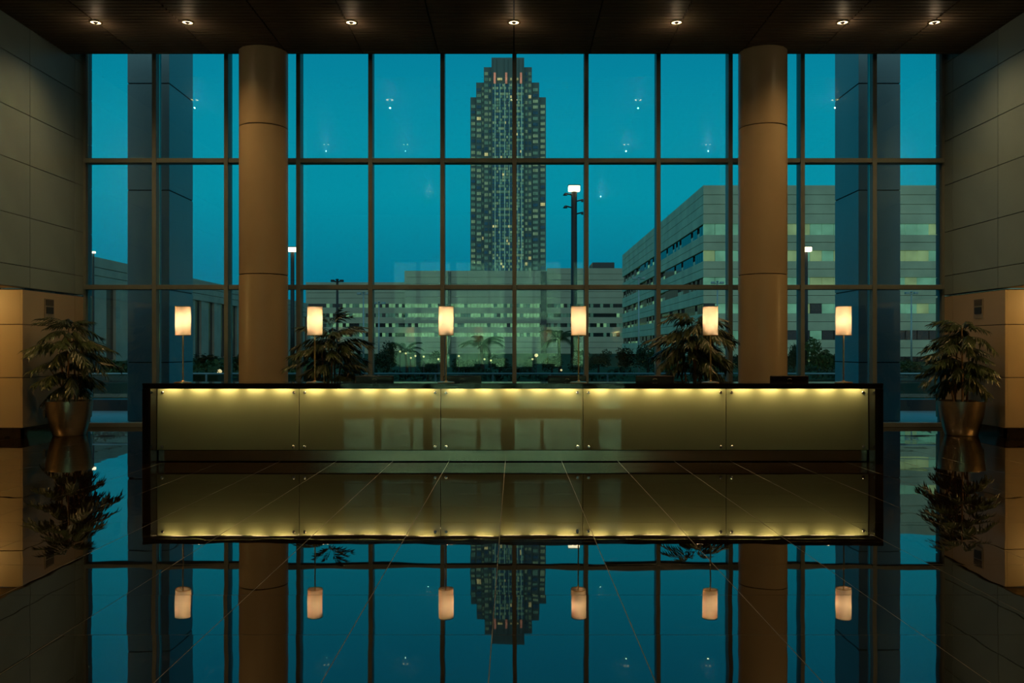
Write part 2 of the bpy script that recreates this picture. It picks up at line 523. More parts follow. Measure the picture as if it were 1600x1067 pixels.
# rear wall with the glazed entrance that mirrors in desk and windows
wb = empty('wall_back'); tag(wb, kind='structure')
EX0, EX1, EZ1 = -5.3, 3.4, 5.4
MB().box(-W-0.3, EX0, YB-0.3, YB, 0, ZC+0.1).build('wall_section', M['panel_low'], wb)
MB().box(EX1, W+0.3, YB-0.3, YB, 0, ZC+0.1).build('wall_section', M['panel_low'], wb)
MB().box(EX0, EX1, YB-0.3, YB, EZ1, ZC+0.1).build('wall_section', M['panel_low'], wb)
w2 = empty('window_2', (0, YB, 0)); tag(w2, kind='structure')
xs = [EX0, -4.10, -3.08, -2.60, -1.06, -0.19, 0.85, 2.29, EX1]
for i, (x, ww) in enumerate(zip(xs, (0.08, 0.09, 0.035, 0.13, 0.05, 0.20, 0.05, 0.26, 0.08))):
    x_ = min(max(x, EX0+ww), EX1-ww)
    MB().box(x_-ww, x_+ww, -0.2, -0.05, 0, EZ1).build('mullion', M['alu'], w2)
MB().box(EX0, EX1, -0.2, -0.05, 0, 0.14).build('transom', M['alu'], w2)
MB().box(EX0, EX1, -0.2, -0.05, EZ1-0.12, EZ1).build('transom', M['alu'], w2)
MB().box(EX0, EX1, -0.2, -0.05, 2.6, 2.78).build('transom', M['alu'], w2)
for i in range(len(xs)-1):
    for (z0, z1) in ((0.14, 2.6), (2.78, EZ1-0.12)):
        MB().box(xs[i]+0.05, xs[i+1]-0.05, -0.13, -0.118, z0, z1).build('pane', M['pane'], w2)

# facade and floodlights added behind the camera for greenish reflections and fill
wf = empty('wall_forecourt', (0, -13.0, -0.32)); tag(wf, kind='structure')  # added facade behind the camera, not a wall of the place
for k in range(-5, 6):
    for q in range(4):
        MB().bbox(k*2.6+0.02, (k+1)*2.6-0.02, -0.3, 0, q*1.75+0.02, (q+1)*1.75-0.02, 0.01).build('panel', M['facade'], wf)
MB().box(-13.0, 15.6, -0.7, -0.28, 0, 7.0).build('backing', M['void'], wf)
for x in (-5.5, 0.0, 5.5):  # invented floods, there only to light the added facade
    fl = empty('added_fill_flood', (x, -7.6, -0.32)); tag(fl, 'added fill floodlight behind the viewer, %s one, out of view' % ('left' if x > 1 else 'right' if x < -1 else 'middle'), 'floodlight', 'added fill floodlights')
    MB().lathe([(0.09, 0), (0.09, 0.02), (0.035, 0.04), (0.035, 0.30)], 12).build('stand', M['mast'], fl)
    MB().bbox(-0.22, 0.22, -0.06, 0.10, 0.30, 0.52, 0.02).build('added_flood_housing', M['mast'], fl)
    MB().box(-0.19, 0.19, -0.066, -0.058, 0.33, 0.49).build('lens', M['dl'], fl)  # lens of the added fill flood
    ld = bpy.data.lights.new('fill_beam', 'SPOT')
    ld.energy = 1150; ld.color = (0.56, 1.0, 0.60); ld.spot_size = R(130); ld.spot_blend = 0.8; ld.shadow_soft_size = 0.1
    lo = bpy.data.objects.new('fill_beam', ld); COL.objects.link(lo); lo.parent = fl
    lo.location = (0, -0.10, 0.42); lo.rotation_euler = Vector((0, -1, 0.42)).to_track_quat('-Z', 'Y').to_euler()

# ------------------------------------------------------------------ window wall
w1 = empty('window_1', (0, YG, 0)); tag(w1, kind='structure')
MP = 1.445
MW = 0.042
mul_me = MB().bbox(-MW, MW, -0.14, 0.13, 0, ZT, 0.004).mesh('mullion', M['alu'])
for k in range(-5, 6):
    link('mullion', mul_me, w1, (k*MP+0.01, 0, 0))
for s in (-1, 1):
    MB().box(min(s*(W-0.05), s*W), max(s*(W-0.05), s*W), -0.06, 0.13, 0, ZT).build('mullion', M['alu'], w1)
ZR = [0.0, 2.81, 5.352, ZT]
for z in (2.81, 5.352):
    for k in range(-6, 6):
        xa = max(k*MP+0.01+MW, -W+0.05); xb = min((k+1)*MP+0.01-MW, W-0.05)
        MB().bbox(xa, xb, -0.12, 0.10, z-0.045, z+0.045, 0.004).build('transom', M['alu'], w1)
for k in range(-6, 6):
    xa = max(k*MP+0.01+MW, -W+0.05); xb = min((k+1)*MP+0.01-MW, W-0.05)
    MB().bbox(xa, xb, -0.13, 0.10, 0.0, 0.085, 0.004).build('sill', M['alu'], w1)
    for r in range(3):
        z0 = ZR[r]+0.045 if r else 0.085
        z1 = ZR[r+1]-0.045
        MB().box(xa, xb, 0.030, 0.042, z0, z1).build('pane', M['pane'], w1)

# ------------------------------------------------------------------ columns
def column(x, label):
    c = empty('column', (x, 16.73, 0)); tag(c, label, 'column', 'round interior columns')
    zs = [0.0, 2.99, 5.83, ZC+0.02]
    MB().lathe([(0.448, 0), (0.448, ZC+0.02)], 64).build('core', M['void'], c, True)
    for a in range(3):
        o = MB().lathe([(0.449, zs[a]+0.006), (0.46, zs[a]+0.012), (0.46, zs[a+1]-0.012), (0.449, zs[a+1]-0.006)], 72, cap0=False, cap1=False).build('drum', M['column'], c)
        smooth_by_angle(o)
    return c
column(-4.85, 'round beige column behind the left half of the reception desk')
column(4.82, 'round beige column behind the right half of the reception desk')

# ------------------------------------------------------------------ ceiling downlights
def downlight(x, y, label, power, grp):
    d = empty('ceiling_downlight', (x, y, ZC)); tag(d, label, 'downlight', grp)
    smooth_by_angle(MB().lathe([(0.082, -0.004), (0.088, -0.022), (0.110, -0.022), (0.118, 0.0)], 28, cap0=False, cap1=False).build('trim_ring', M['dlring'], d))
    MB().lathe([(0.086, -0.010), (0.086, -0.002)], 24).build('lens', M['dl'], d)
    MB().lathe([(0.026, -0.030), (0.045, -0.012)], 16).build('lamp_cap', M['blackplastic'], d)
    ld = bpy.data.lights.new('downlight_beam', 'SPOT')
    ld.energy = power; ld.color = (1.0, 0.60, 0.24); ld.spot_size = R(140); ld.spot_blend = 1.0; ld.shadow_soft_size = 0.08
    lo = bpy.data.objects.new('downlight_beam', ld); COL.objects.link(lo)
    lo.location = (0, 0, -0.05); lo.parent = d
    ld = bpy.data.lights.new('ceiling_fill', 'POINT')  # unseen point light added below the lens to brighten the ceiling
    ld.energy = 2.2 if y > 14 else 3.0; ld.color = (1.0, 0.74, 0.44); ld.shadow_soft_size = 0.008
    lo = bpy.data.objects.new('ceiling_fill', ld); COL.objects.link(lo)
    lo.location = (0, 0, -0.20); lo.parent = d
for x, nm in ((-3.1, 'left'), (3.15, 'right')):
    downlight(x, 3.6, 'ceiling downlight near the entrance, mirrored faintly in the window, %s one' % nm, 120, 'downlights near the entrance')
names = ['ceiling downlight nearest the left wall', 'ceiling downlight second from the left wall', 'ceiling downlight right of the left column',
         'ceiling downlight in the middle above the tower', 'ceiling downlight left of the right column', 'ceiling downlight second from the right wall', 'ceiling downlight nearest the right wall']
for x, nm in zip((-7.33, -5.72, -2.85, 0.0, 2.85, 5.76, 7.37), names):
    downlight(x, 15.13, 'small round glowing '+nm, 140 if abs(x) > 2 else 70, 'downlights in the wooden ceiling')
for x, nm in zip((-5.25, -3.03, 3.14, 5.43), ('leftmost', 'second from the left', 'second from the right', 'rightmost')):
    downlight(x, 10.8, 'ceiling downlight mirrored as a pale spot in the window, %s of four' % nm, 170, 'downlights mirrored in the glass')

# ------------------------------------------------------------------ reception desk
D1 = 11.77
DX0, DX1 = (222-VX)*D1/F, (1380.5-VX)*D1/F
desk = empty('reception_desk', (0, D1, 0))
tag(desk, 'long reception desk with black stone frame and glowing green glass front', 'desk')
HT = 1.10
LEG = 0.115
_t = MB().bbox(DX0, DX1, 0, 0.62, HT-0.030, HT, 0.004)
_t.box(DX0+0.004, DX1-0.004, 0.004, 0.030, HT-0.073, HT-0.030)
_t.build('top_slab', M['blackstone'], desk)
MB().bbox(DX0, DX0+LEG, 0, 0.62, 0, HT-0.074, 0.004).build('side_leg', M['blackstone'], desk)
MB().bbox(DX1-LEG, DX1, 0, 0.62, 0, HT-0.074, 0.004).build('side_leg', M['blackstone'], desk)
MB().box(DX0+LEG+0.002, DX1-LEG-0.002, 0.30, 0.36, 0.0, HT-0.0305).build('body_panel', M['blackstone'], desk)
MB().box(DX0+LEG+0.002, DX1-LEG-0.002, 0.37, 1.15, 0.725, 0.765).build('work_surface', M['blackstone'], desk)
for xx in (DX0+LEG+0.03, -0.02, DX1-LEG-0.07):
    MB().box(xx, xx+0.04, 0.38, 1.12, 0.0, 0.723).build('desk_support', M['blackstone'], desk)
YPAN = 0.20
DP = D1+YPAN
joints = [(p-VX)*DP/F for p in (244.8, 467.3, 688.5, 911, 1134.8, 1357.5)]
ZP0 = EYE-(703.0-VY)*DP/F
ZP1 = HT-0.085
tilt = R(0.78)
for i in range(5):
    xa, xb = joints[i]+0.004, joints[i+1]-0.004
    ph = ZP1-ZP0
    p = MB().bbox(-(xb-xa)/2, (xb-xa)/2, 0, 0.018, 0, ph, 0.002).build('glass_panel', M['glasspanel'], desk)
    p.location = ((xa+xb)/2, YPAN, ZP0)
    p.rotation_euler = (-tilt, 0, 0)
    for sx in (-1, 1):
        for z in (0.045, ph-0.050):
            x = sx*((xb-xa)/2-0.072)
            st = MB().lathe([(0.020, 0), (0.020, 0.010), (0.016, 0.014), (0.016, 0.014)], 16).build('standoff', M['chrome'], p)
            st.location = (x, -0.0005, z); st.rotation_euler = (R(90), 0, 0)
# lit slot under the overhanging top: one bar per panel
for i in range(5):
    xa, xb = joints[i]+0.03, joints[i+1]-0.03
    MB().box(xa, xb, 0.150, 0.182, HT-0.0345, HT-0.0305).build('light_bar', M['led'], desk)
    n = 5
    for q in range(n):
        ld = bpy.data.lights.new('desk_light', 'AREA')
        ld.shape = 'RECTANGLE'; ld.size = (xb-xa)/n*0.62; ld.size_y = 0.03
        ld.energy = 2.2*(0.85+0.3*((q*7+i*3) % 5)/4); ld.color = (1.0, 0.68, 0.31)
        lo = bpy.data.objects.new('desk_light', ld); COL.objects.link(lo); lo.parent = desk
        lo.location = (xa+(xb-xa)*(q+0.5)/n, 0.155, HT-0.0365)
        lo.rotation_euler = (R(10), 0, 0)
kx0, kx1 = (246-VX)*DP/F, (1356-VX)*DP/F
MB().bbox(kx0, kx1, 0.235, 0.28, 0.012, ZP0-0.010, 0.002).build('kick_plate', M['steel'], desk)

# ------------------------------------------------------------------ lamps on the desk
def table_lamp():
    L = empty('table_lamp', (0, 0, 0))
    smooth_by_angle(MB().lathe([(0.118, 0), (0.118, 0.008), (0.10, 0.014), (0.03, 0.020), (0.012, 0.034)], 32).build('base', M['brass'], L))
    smooth_by_angle(MB().lathe([(0.0095, 0.02), (0.0095, 0.70), (0.014, 0.703), (0.014, 0.73), (0.006, 0.735), (0.006, 0.832)], 12).build('stem', M['brass'], L))
    z0, z1, r = 0.66, 1.055, 0.104
    sh = smooth_by_angle(MB().lathe([(r, z0), (r, z1)], 40, cap0=False, cap1=False).build('shade', M['shade'], L), 60)
    rm = MB()
    for z in (z0,):
        rm.lathe([(r-0.004, z-0.004), (r+0.0015, z-0.004), (r+0.0015, z+0.004), (r-0.004, z+0.004), (r-0.004, z-0.004)], 40, cap0=False, cap1=False)
    rm.build('shade_rim', M['brass'], sh)
    MB().lathe([(r-0.004, z1-0.004), (r+0.0015, z1-0.004), (r+0.0015, z1+0.004), (r-0.004, z1+0.004), (r-0.004, z1-0.004)], 40, cap0=False, cap1=False).build('shade_rim', M['brass'], sh)
    sp = MB()
    for a in range(3):
        t = a*2*math.pi/3+0.3
        sp.tube([(0, 0, z0+0.02), (math.cos(t)*(r-0.004), math.sin(t)*(r-0.004), z0+0.005)], 0.0025, 6)
    sp.build('spider', M['brass'], sh)
    smooth_by_angle(MB().lathe([(0.004, 0.828), (0.022, 0.838), (0.030, 0.868), (0.022, 0.898), (0.004, 0.908)], 14).build('bulb', M['bulb'], L))
    return L
lamp = table_lamp()
lamp_px = (286, 492, 697, 904, 1110, 1318)
lab = ['above the left end of the desk', 'beside the left column and the left bush', 'left of the tower',
       'under the tall floodlight mast', 'in front of the bush behind the desk at right', 'above the right end of the desk']
YL = D1+0.20
km = kids_of(lamp)
for i, px in enumerate(lamp_px):
    L = lamp if i == 0 else copy_tree(lamp, km)
    L.location = ((px-VX)*YL/F, YL, HT)
    tag(L, 'lit table lamp with cylinder shade '+lab[i], 'lamp', 'table lamps on the reception desk')
for i, px in enumerate(lamp_px):
    ld = bpy.data.lights.new('lamp_bulb_light', 'POINT')
    ld.energy = 14.0; ld.color = (1.0, 0.62, 0.31); ld.shadow_soft_size = 0.036
    lo = bpy.data.objects.new('lamp_bulb_light', ld); COL.objects.link(lo)
    lo.location = ((px-VX)*YL/F, YL, HT+0.868)

# ------------------------------------------------------------------ monitors behind the desk
def monitor():
    m = empty('computer_monitor')
    cs = MB().bbox(-0.278, 0.278, -0.025, 0.02, 0.075, 0.415, 0.010).build('casing', M['blackplastic'], m)
    MB().box(-0.262, 0.262, 0.0195, 0.023, 0.092, 0.400).build('screen', M['screen'], m)
    MB().bbox(-0.045, 0.045, -0.045, -0.020, 0.01, 0.24, 0.006).build('stand', M['blackplastic'], m)
    MB().bbox(-0.13, 0.13, -0.11, 0.09, 0.0, 0.014, 0.004).build('foot', M['blackplastic'], m)
    lg = MB()
    pts = [(0.032*math.cos(t), -0.0268, 0.352+0.020*math.sin(t)) for t in [math.pi*k/10 for k in range(1, 10)]]
    lg.tube(pts, 0.0035, 6)
    lg.build('logo', M['logo'], cs)
    return m
mon = monitor(); kmn = kids_of(mon)
ml = ['leftmost of five, beside the left bush', 'second from the left, right of the third lamp stem', 'in the middle, behind the fourth lamp stem',
      'second from the right, left of the right bush', 'rightmost of five, in front of the right column']
YM = D1+0.80
for i, px in enumerate((585.5, 722.5, 886, 1023, 1233)):
    o = mon if i == 0 else copy_tree(mon, kmn)
    o.location = ((px-VX)*YM/F, YM, 0.7655)
    tag(o, 'black computer monitor behind the desk, '+ml[i], 'monitor', 'monitors behind the reception desk')

# ------------------------------------------------------------------ potted plants
def frond_mesh(seed, n=9, L=0.62):
    rg = random.Random(seed)
    mb = MB()
    def pos(t):
        return Vector((L*t, 0.03*math.sin(3*t+seed), 0.20*L*t - 0.42*L*t*t*t))
    mb.tube([pos(k/6) for k in range(7)], [0.007*(1-0.75*k/6) for k in range(7)], 5)
    for k in range(n):
        t = 0.22+0.78*(k+0.5)/n
        for sd in (-1, 1):
            p = pos(t)
            d = Vector((0.75+0.3*t, sd*(0.85-0.35*t)+rg.uniform(-.15, .15), -0.45-0.75*rg.random())).normalized()
            ln = rg.uniform(0.20, 0.29)*(1.0-0.25*abs(t-0.55))
            wd = rg.uniform(0.022, 0.031)
            sdv = d.cross(Vector((0, 0, 1))).normalized()
            up = sdv.cross(d)
            m1 = p+d*ln*0.35; m2 = p+d*ln*0.72-up*(-0.008)+Vector((0, 0, -0.012)); tip = p+d*ln+Vector((0, 0, -0.06))
            mb.add([p, m1+sdv*wd-up*0.006, m1+up*0.006, m1-sdv*wd-up*0.006, m2+sdv*wd*0.8-up*0.006, m2+up*0.004, m2-sdv*wd*0.8-up*0.006, tip],
                   [(0, 1, 2), (0, 2, 3), (1, 4, 5, 2), (2, 5, 6, 3), (4, 7, 5), (5, 7, 6)])
    # terminal leaflets
    for a in (-0.5, 0.0, 0.5):
        p = pos(1.0); d = Vector((math.cos(a), math.sin(a), -0.45)).normalized(); ln = 0.19; wd = 0.02
        sdv = d.cross(Vector((0, 0, 1))).normalized()
        mb.add([p, p+d*ln*0.45+sdv*wd, p+d*ln*0.45+Vector((0, 0, 0.01)), p+d*ln*0.45-sdv*wd, p+d*ln+Vector((0, 0, -0.02))],
               [(0, 1, 2), (0, 2, 3), (1, 4, 2), (2, 4, 3)])
    return mb.mesh('frond', M['leaf'])
FR = [frond_mesh(s) for s in (1, 2, 3, 4)]

def potted_plant(x, y, label, seed, tiers, canes, wall_x=None, pot=True, S=1.0):
    rg = random.Random(seed)
    t = empty('potted_plant', (x, y, 0)); tag(t, label, 'plant', 'potted bamboo palms')
    smooth_by_angle(MB().lathe([(0.265, 0), (0.275, 0.008), (0.318, 0.16), (0.362, 0.34), (0.388, 0.50), (0.396, 0.60), (0.396, 0.625), (0.384, 0.625), (0.378, 0.56)], 48, cap1=False).build('pot', M['potsteel'], t), 40)
    MB().lathe([(0.379, 0.545), (0.379, 0.56)], 32).build('soil', M['soil'], t)
    for (cx, cy, lx, ly, h) in canes:
        pts = [(cx+(lx-cx)*u**1.3, cy+(ly-cy)*u**1.3, 0.555+(h-0.555)*u) for u in (0, .25, .5, .75, 1)]
        MB().tube(pts, [0.021, 0.019, 0.017, 0.014, 0.009], 8).build('cane', M['cane'], t)
    for (z, n, L, pitch, hx, hy, rr) in tiers:
        for k in range(n):
            a = 2*math.pi*k/n + rg.uniform(-.35, .35) + z
            sc = L/0.62*rg.uniform(0.82, 1.15)
            for _ in range(16):
                fm = FR[rg.randrange(4)]
                loc = Vector((hx+math.cos(a)*rr, hy+math.sin(a)*rr, z+rg.uniform(-.06, .06)))
                eu = Euler((rg.uniform(-.25, .25), -pitch+rg.uniform(-.18, .18), a))
                mt = Matrix.LocRotScale(loc, eu, (sc, sc, sc))
                if wall_x is None or max(abs((mt @ v.co).x+x) for v in fm.vertices) < abs(wall_x)-0.02:
                    link('frond', fm, t, loc, eu, (sc, sc, sc))
                    break
                a = rg.uniform(0, 2*math.pi)
                sc *= 0.97
    return t
canesA = [(-0.10, 0.0, -0.18, 0.05, 1.5), (0.02, -0.08, 0.04, -0.1, 1.95), (0.08, 0.05, 0.2, 0.08, 1.6), (-0.04, 0.1, -0.3, -0.1, 1.2), (0.16, -0.06, 0.34, -0.12, 1.15), (0.05, 0.12, 0.02, 0.1, 1.8)]
potted_plant(-8.11, 15.75, 'leafy palm in brushed steel pot by the left wall', 5,
             [(1.97, 10, 0.42, 0.30, 0.03, -0.08, 0.02), (1.86, 8, 0.46, -0.05, 0.05, -0.08, 0.02), (1.62, 11, 0.62, 0.10, 0.0, -0.1, 0.06), (1.50, 8, 0.6, -0.10, 0.10, -0.1, 0.06), (1.24, 10, 0.54, 0.15, 0.0, -0.1, 0.05), (1.08, 10, 0.56, -0.05, 0.0, -0.1, 0.05), (0.92, 7, 0.38, -0.25, 0.03, -0.05, 0.05)],
             canesA, wall_x=-W)
potted_plant(8.16, 15.75, 'leafy palm in brushed steel pot by the right wall', 9,
             [(1.93, 9, 0.46, 0.22, -0.02, -0.1, 0.02), (1.80, 9, 0.52, -0.05, 0.02, -0.1, 0.03), (1.58, 8, 0.5, 0.10, -0.1, -0.1, 0.06), (1.33, 10, 0.56, 0.15, 0.0, -0.1, 0.05), (1.20, 11, 0.62, 0.0, 0.0, -0.1, 0.06), (1.02, 8, 0.5, -0.15, 0.0, -0.1, 0.05)],
             [(-x, y, -lx, ly, h) for (x, y, lx, ly, h) in canesA], wall_x=W)
potted_plant(-3.30, 15.6, 'bushy palm behind the desk right of the left column', 14,
             [(2.02, 10, 0.30, 0.75, 0.0, 0, 0.02), (1.84, 11, 0.46, 0.28, 0.02, 0, 0.04), (1.66, 11, 0.56, 0.15, 0.05, 0, 0.06), (1.46, 11, 0.60, 0.05, -0.05, 0, 0.06), (1.26, 10, 0.58, 0.10, 0, 0, 0.06), (1.08, 9, 0.54, 0.05, 0, 0, 0.06), (0.9, 7, 0.4, -0.2, 0, 0, 0.05)], canesA)
potted_plant(3.24, 15.6, 'bushy palm behind the desk left of the right column', 21,
             [(2.08, 11, 0.50, 0.25, 0.0, 0, 0.04), (1.94, 10, 0.56, 0.02, 0.1, 0, 0.06), (1.78, 11, 0.60, 0.05, 0.0, 0, 0.06), (1.62, 11, 0.60, 0.0, -0.05, 0, 0.06), (1.45, 10, 0.6, -0.05, 0, 0, 0.06), (1.28, 9, 0.56, -0.15, 0, 0, 0.06)], canesA)

# ------------------------------------------------------------------ wall plates
for side, s in (('left', -1), ('right', 1)):
    v = empty('wall_vent', (s*(W-0.001), 16.1, 2.14)); tag(v, 'small two-part wall plate above the %s potted palm' % side, 'wall plate', 'wall plates above the palms')
    def vb(name, y0, y1, z0, z1, t, mat, par=None):
        a, b = sorted((0, -s*t))
        return MB().box(a, b, y0, y1, z0, z1).build(name, mat, par or v)
    vb('plate', -0.16, 0.16, 0, 0.36, 0.012, M['vent'])
    ug = vb('upper_grille', -0.13, 0.13, 0.235, 0.345, 0.018, M['soffit'])
    vb('lower_box', -0.12, 0.12, 0.085, 0.205, 0.022, M['ventdark'])
    for q in range(4):
        vb('slat', -0.125, 0.125, 0.248+q*0.025, 0.256+q*0.025, 0.022, M['vent'], ug)
    v = empty('wall_socket', (s*(W-0.001), 16.02, 0.28)); tag(v, 'dark power socket low on the %s wall behind the palm pot' % side, 'socket', 'sockets behind the palms')
    vb('plate', -0.09, 0.09, 0, 0.17, 0.010, M['vent'])
    vb('cover', -0.07, 0.07, 0.02, 0.15, 0.016, M['ventdark'])

# ------------------------------------------------------------------ exterior: terrace, pillars, railing
terrace = MB().box(-26, 26, YG+0.17, 22.3, -0.30, -0.03).build('terrace', M['paving']); tag(terrace, kind='structure')
ground = MB().box(-700, 700, 22.9, 1400, -0.9, -0.32).build('ground', M['ground']); tag(ground, kind='structure')
g2 = MB().box(-700, 700, -500, YB-0.35, -0.9, -0.32).build('forecourt', M['paving']); tag(g2, kind='structure')
for s, nm in ((-1, 'left'), (1, 'right')):
    p = empty('pillar', (s*8.045, 19.70, -0.03)); tag(p, 'square clad pillar outside the %s end of the window wall' % nm, 'pillar', 'pillars outside the window')
    zs = [0.0, 1.30, 2.90, 5.09, 7.44, 9.8, 12.2]
    MB().box(-0.44, 0.44, -0.68, 0.68, 0, 12.2).build('core', M['void'], p)
    for a in range(6):
        MB().bbox(-0.46, 0.46, -0.70, 0.70, zs[a]+0.012, zs[a+1]-0.012, 0.004).build('cladding', M['extstone'], p)
curb = empty('planter_wall', (0, 22.3, -0.3)); tag(curb, 'low dark planter wall along the edge of the terrace', 'wall')
for k in range(-10, 10):
    MB().bbox(k*2.4+0.01, (k+1)*2.4-0.01, 0, 0.55, 0, 0.56, 0.01).build('block', M['curb'], curb)
rail = empty('glass_railing', (0, 22.6, 0.26)); tag(rail, 'glass guard railing with thin top rail along the terrace edge', 'railing')
MB().tube([(-24, 0, 0.66), (24, 0, 0.66)], 0.022, 8).build('top_rail', M['pole'], rail)
MB().tube([(-24, 0, 0.46), (24, 0, 0.46)], 0.012, 6).build('mid_rail', M['mast'], rail)
for k in range(-16, 17):
    MB().box(k*1.5-0.57, k*1.5-0.53, -0.02, 0.02, 0, 0.65).build('post', M['pole'], rail)
    if k < 16:
        MB().box(k*1.5-0.50, k*1.5+0.90, -0.006, 0.006, 0.04, 0.62).build('pane', M['railglass'], rail)

# ------------------------------------------------------------------ exterior: buildings
GZ = -0.32
def zpx(y, D): return EYE-(y-VY)*D/F
def xpx(x, D): return (x-VX)*D/F

# tower
tower = empty('tower', (xpx(794, 600), 600, GZ)); tag(tower, 'tall stepped skyscraper with lit windows in the centre of the view', 'tower')
tx = tower.location.x
rg = random.Random(8)
steps = [(735, 853, 152, 600), (744, 842.5, 129, 597), (756, 831, 105, 594), (768, 819, 90, 591)]
for (a, b, top, D) in steps:
    MB().box(xpx(a, D)-tx, xpx(b, D)-tx, D-600, D-600+40, 0, zpx(top, D)-GZ).build('setback_block', M['tower'], tower)
wins = MB()
def tw(xa, xb, ytop, D, pitch, h, off, weights):
    y = ytop+off
    while y < 540:
        wins.mi = rg.choices((0, 1, 2, 3), weights)[0]
        z1, z0 = zpx(y, D)-GZ, zpx(y+h, D)-GZ
        n = 3
        ww = (xb-xa)/n
        for q in range(n):
            wins.box(xpx(xa+q*ww+0.25, D)-tx, xpx(xa+(q+1)*ww-0.25, D)-tx, D-600-0.35, D-600-0.02, z0, z1)
        y += pitch
for (a, b, st, off) in ((736.3, 742.5, 0, 12), (744.9, 751.6, 1, 9), (753.2, 755.6, 1, 7), (757.0, 762.5, 2, 8), (764, 767.3, 2, 8),
                        (820.5, 824.0, 2, 8), (825.8, 830.0, 2, 8), (832.6, 840.5, 1, 9), (844.5, 851.5, 0, 12)):
    tw(a, b, steps[st][2], steps[st][3], 9.0, 4.6, off, (5, 5, 0.35, 3))
for c in range(16):
    xa = 769.4+c*3.06
    D = 591
    y = 131.5
    r = 0
    while y < 540:
        rr = random.Random(int(y*10)).random()
        wt = (4, 3, 3.0, 2) if rr > 0.92 else ((5, 3, 0.2, 5) if (r % 2) else (1.6, 0.5, 0.05, 7))
        wins.mi = rg.choices((0, 1, 2, 3), wt)[0]
        wins.box(xpx(xa+0.35, D)-tx, xpx(xa+2.75, D)-tx, D-600-0.35, D-600-0.02, zpx(y+3.4, D)-GZ, zpx(y, D)-GZ)
        y += 4.5; r += 1
tag(wins.build('window_grid', [M['tw_a'], M['tw_b'], M['tw_c'], M['tw_d']], tower), kind='stuff')
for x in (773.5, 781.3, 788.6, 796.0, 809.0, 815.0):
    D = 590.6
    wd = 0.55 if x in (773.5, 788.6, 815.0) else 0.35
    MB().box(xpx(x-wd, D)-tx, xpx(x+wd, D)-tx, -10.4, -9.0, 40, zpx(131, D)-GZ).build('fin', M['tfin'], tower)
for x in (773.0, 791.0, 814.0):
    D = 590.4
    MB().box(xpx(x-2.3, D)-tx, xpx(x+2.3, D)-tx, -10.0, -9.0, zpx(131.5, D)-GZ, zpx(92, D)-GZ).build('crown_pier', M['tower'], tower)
    MB().box(xpx(x-1.6, D)-tx, xpx(x+1.6, D)-tx, -10.6, -10.0, zpx(131, D)-GZ, zpx(114, D)-GZ).build('pier_glow_strip', M['crown'], tower)  # emissive strip imitates floodlight on the pier, not a lamp
for (xa, xb) in ((777, 785), (797, 800), (806, 810)):
    for k in range(3):
        x = xa+(xb-xa)*k/3
        MB().box(xpx(x+0.3, 590)-tx, xpx(x+(xb-xa)/3-0.4, 590)-tx, -10.4, -9.0, zpx(124.6, 590)-GZ, zpx(122, 590)-GZ).build('crown_window', M['tw_c'], tower)

# central office building
def office(name, label, blocks, D, bands, depth, seed, weights, recess=()):
    o = empty(name, (xpx((blocks[0][0]+blocks[0][1])/2, D), D, GZ)); tag(o, label, 'building')
    ox = o.location.x
    rg = random.Random(seed)
    for (a, b, top) in blocks:
        edges = [top] + [v for bd in bands for v in bd]
        edges.append(VY+(EYE-GZ)*F/D)
        MB().box(xpx(a, D)-ox+0.4, xpx(b, D)-ox-0.4, 0.8, depth-1, 0, zpx(top, D)-GZ-0.3).build('core', M['darkglass'], o)
        for k in range(0, len(edges), 2):
            za, zb = zpx(edges[k+1], D)-GZ, zpx(edges[k], D)-GZ
            nc = max(1, round((zb-za)/2.4))
            for q in range(nc):
                MB().box(xpx(a, D)-ox, xpx(b, D)-ox, 0, depth, max(0, za+(zb-za)*q/nc+(0.12 if q else 0)), za+(zb-za)*(q+1)/nc).build('stone_course', M['conc_c'], o)
        for (ya, yb) in bands:
            mb = MB()
            x = a+0.6
            while x < b-5:
                if not any(r0-3 < x < r1 for r0, r1 in recess):
                    mb.mi = rg.choices((0, 1, 2), weights)[0]
                    mb.box(xpx(x, D)-ox, xpx(x+4.6, D)-ox, 0.35, 0.75, zpx(yb, D)-GZ, zpx(ya, D)-GZ)
                x += 5.15
            if mb.v: tag(mb.build('window_band', [M['cw_a'], M['cw_b'], M['darkglass']], o), kind='stuff')
    for (r0, r1, top) in [(r[0], r[1], 424) for r in recess]:
        MB().box(xpx(r0, D)-ox, xpx(r1, D)-ox, -0.4, 0.5, 0, zpx(top, D)-GZ).build('dark_recess', M['darkglass'], o)
    return o
CB = [(474.5, 480.5), (489.5, 495.5), (505, 511), (520, 526)]
ob = office('office_building', 'wide low office block with green window bands below the tower', [(632, 855, 423)], 340, CB, 60, 3, (8, 2, 0.3), recess=((700, 704.5), (845, 854)))
ob2 = office('office_building', 'plain office wing left of the tower with mostly dark window bands', [(478, 632, 441)], 342, CB, 50, 5, (3, 3, 4))
ob3 = office('office_building', 'office wing right of the tower with a small roof box', [(855, 978, 419)], 341, CB, 50, 6, (1, 5, 6))
MB().box(xpx(926, 345)-ob3.location.x, xpx(960, 345)-ob3.location.x, 4, 20, zpx(421, 341)-GZ, zpx(410, 345)-GZ).build('roof_box', M['darkglass'], ob3)

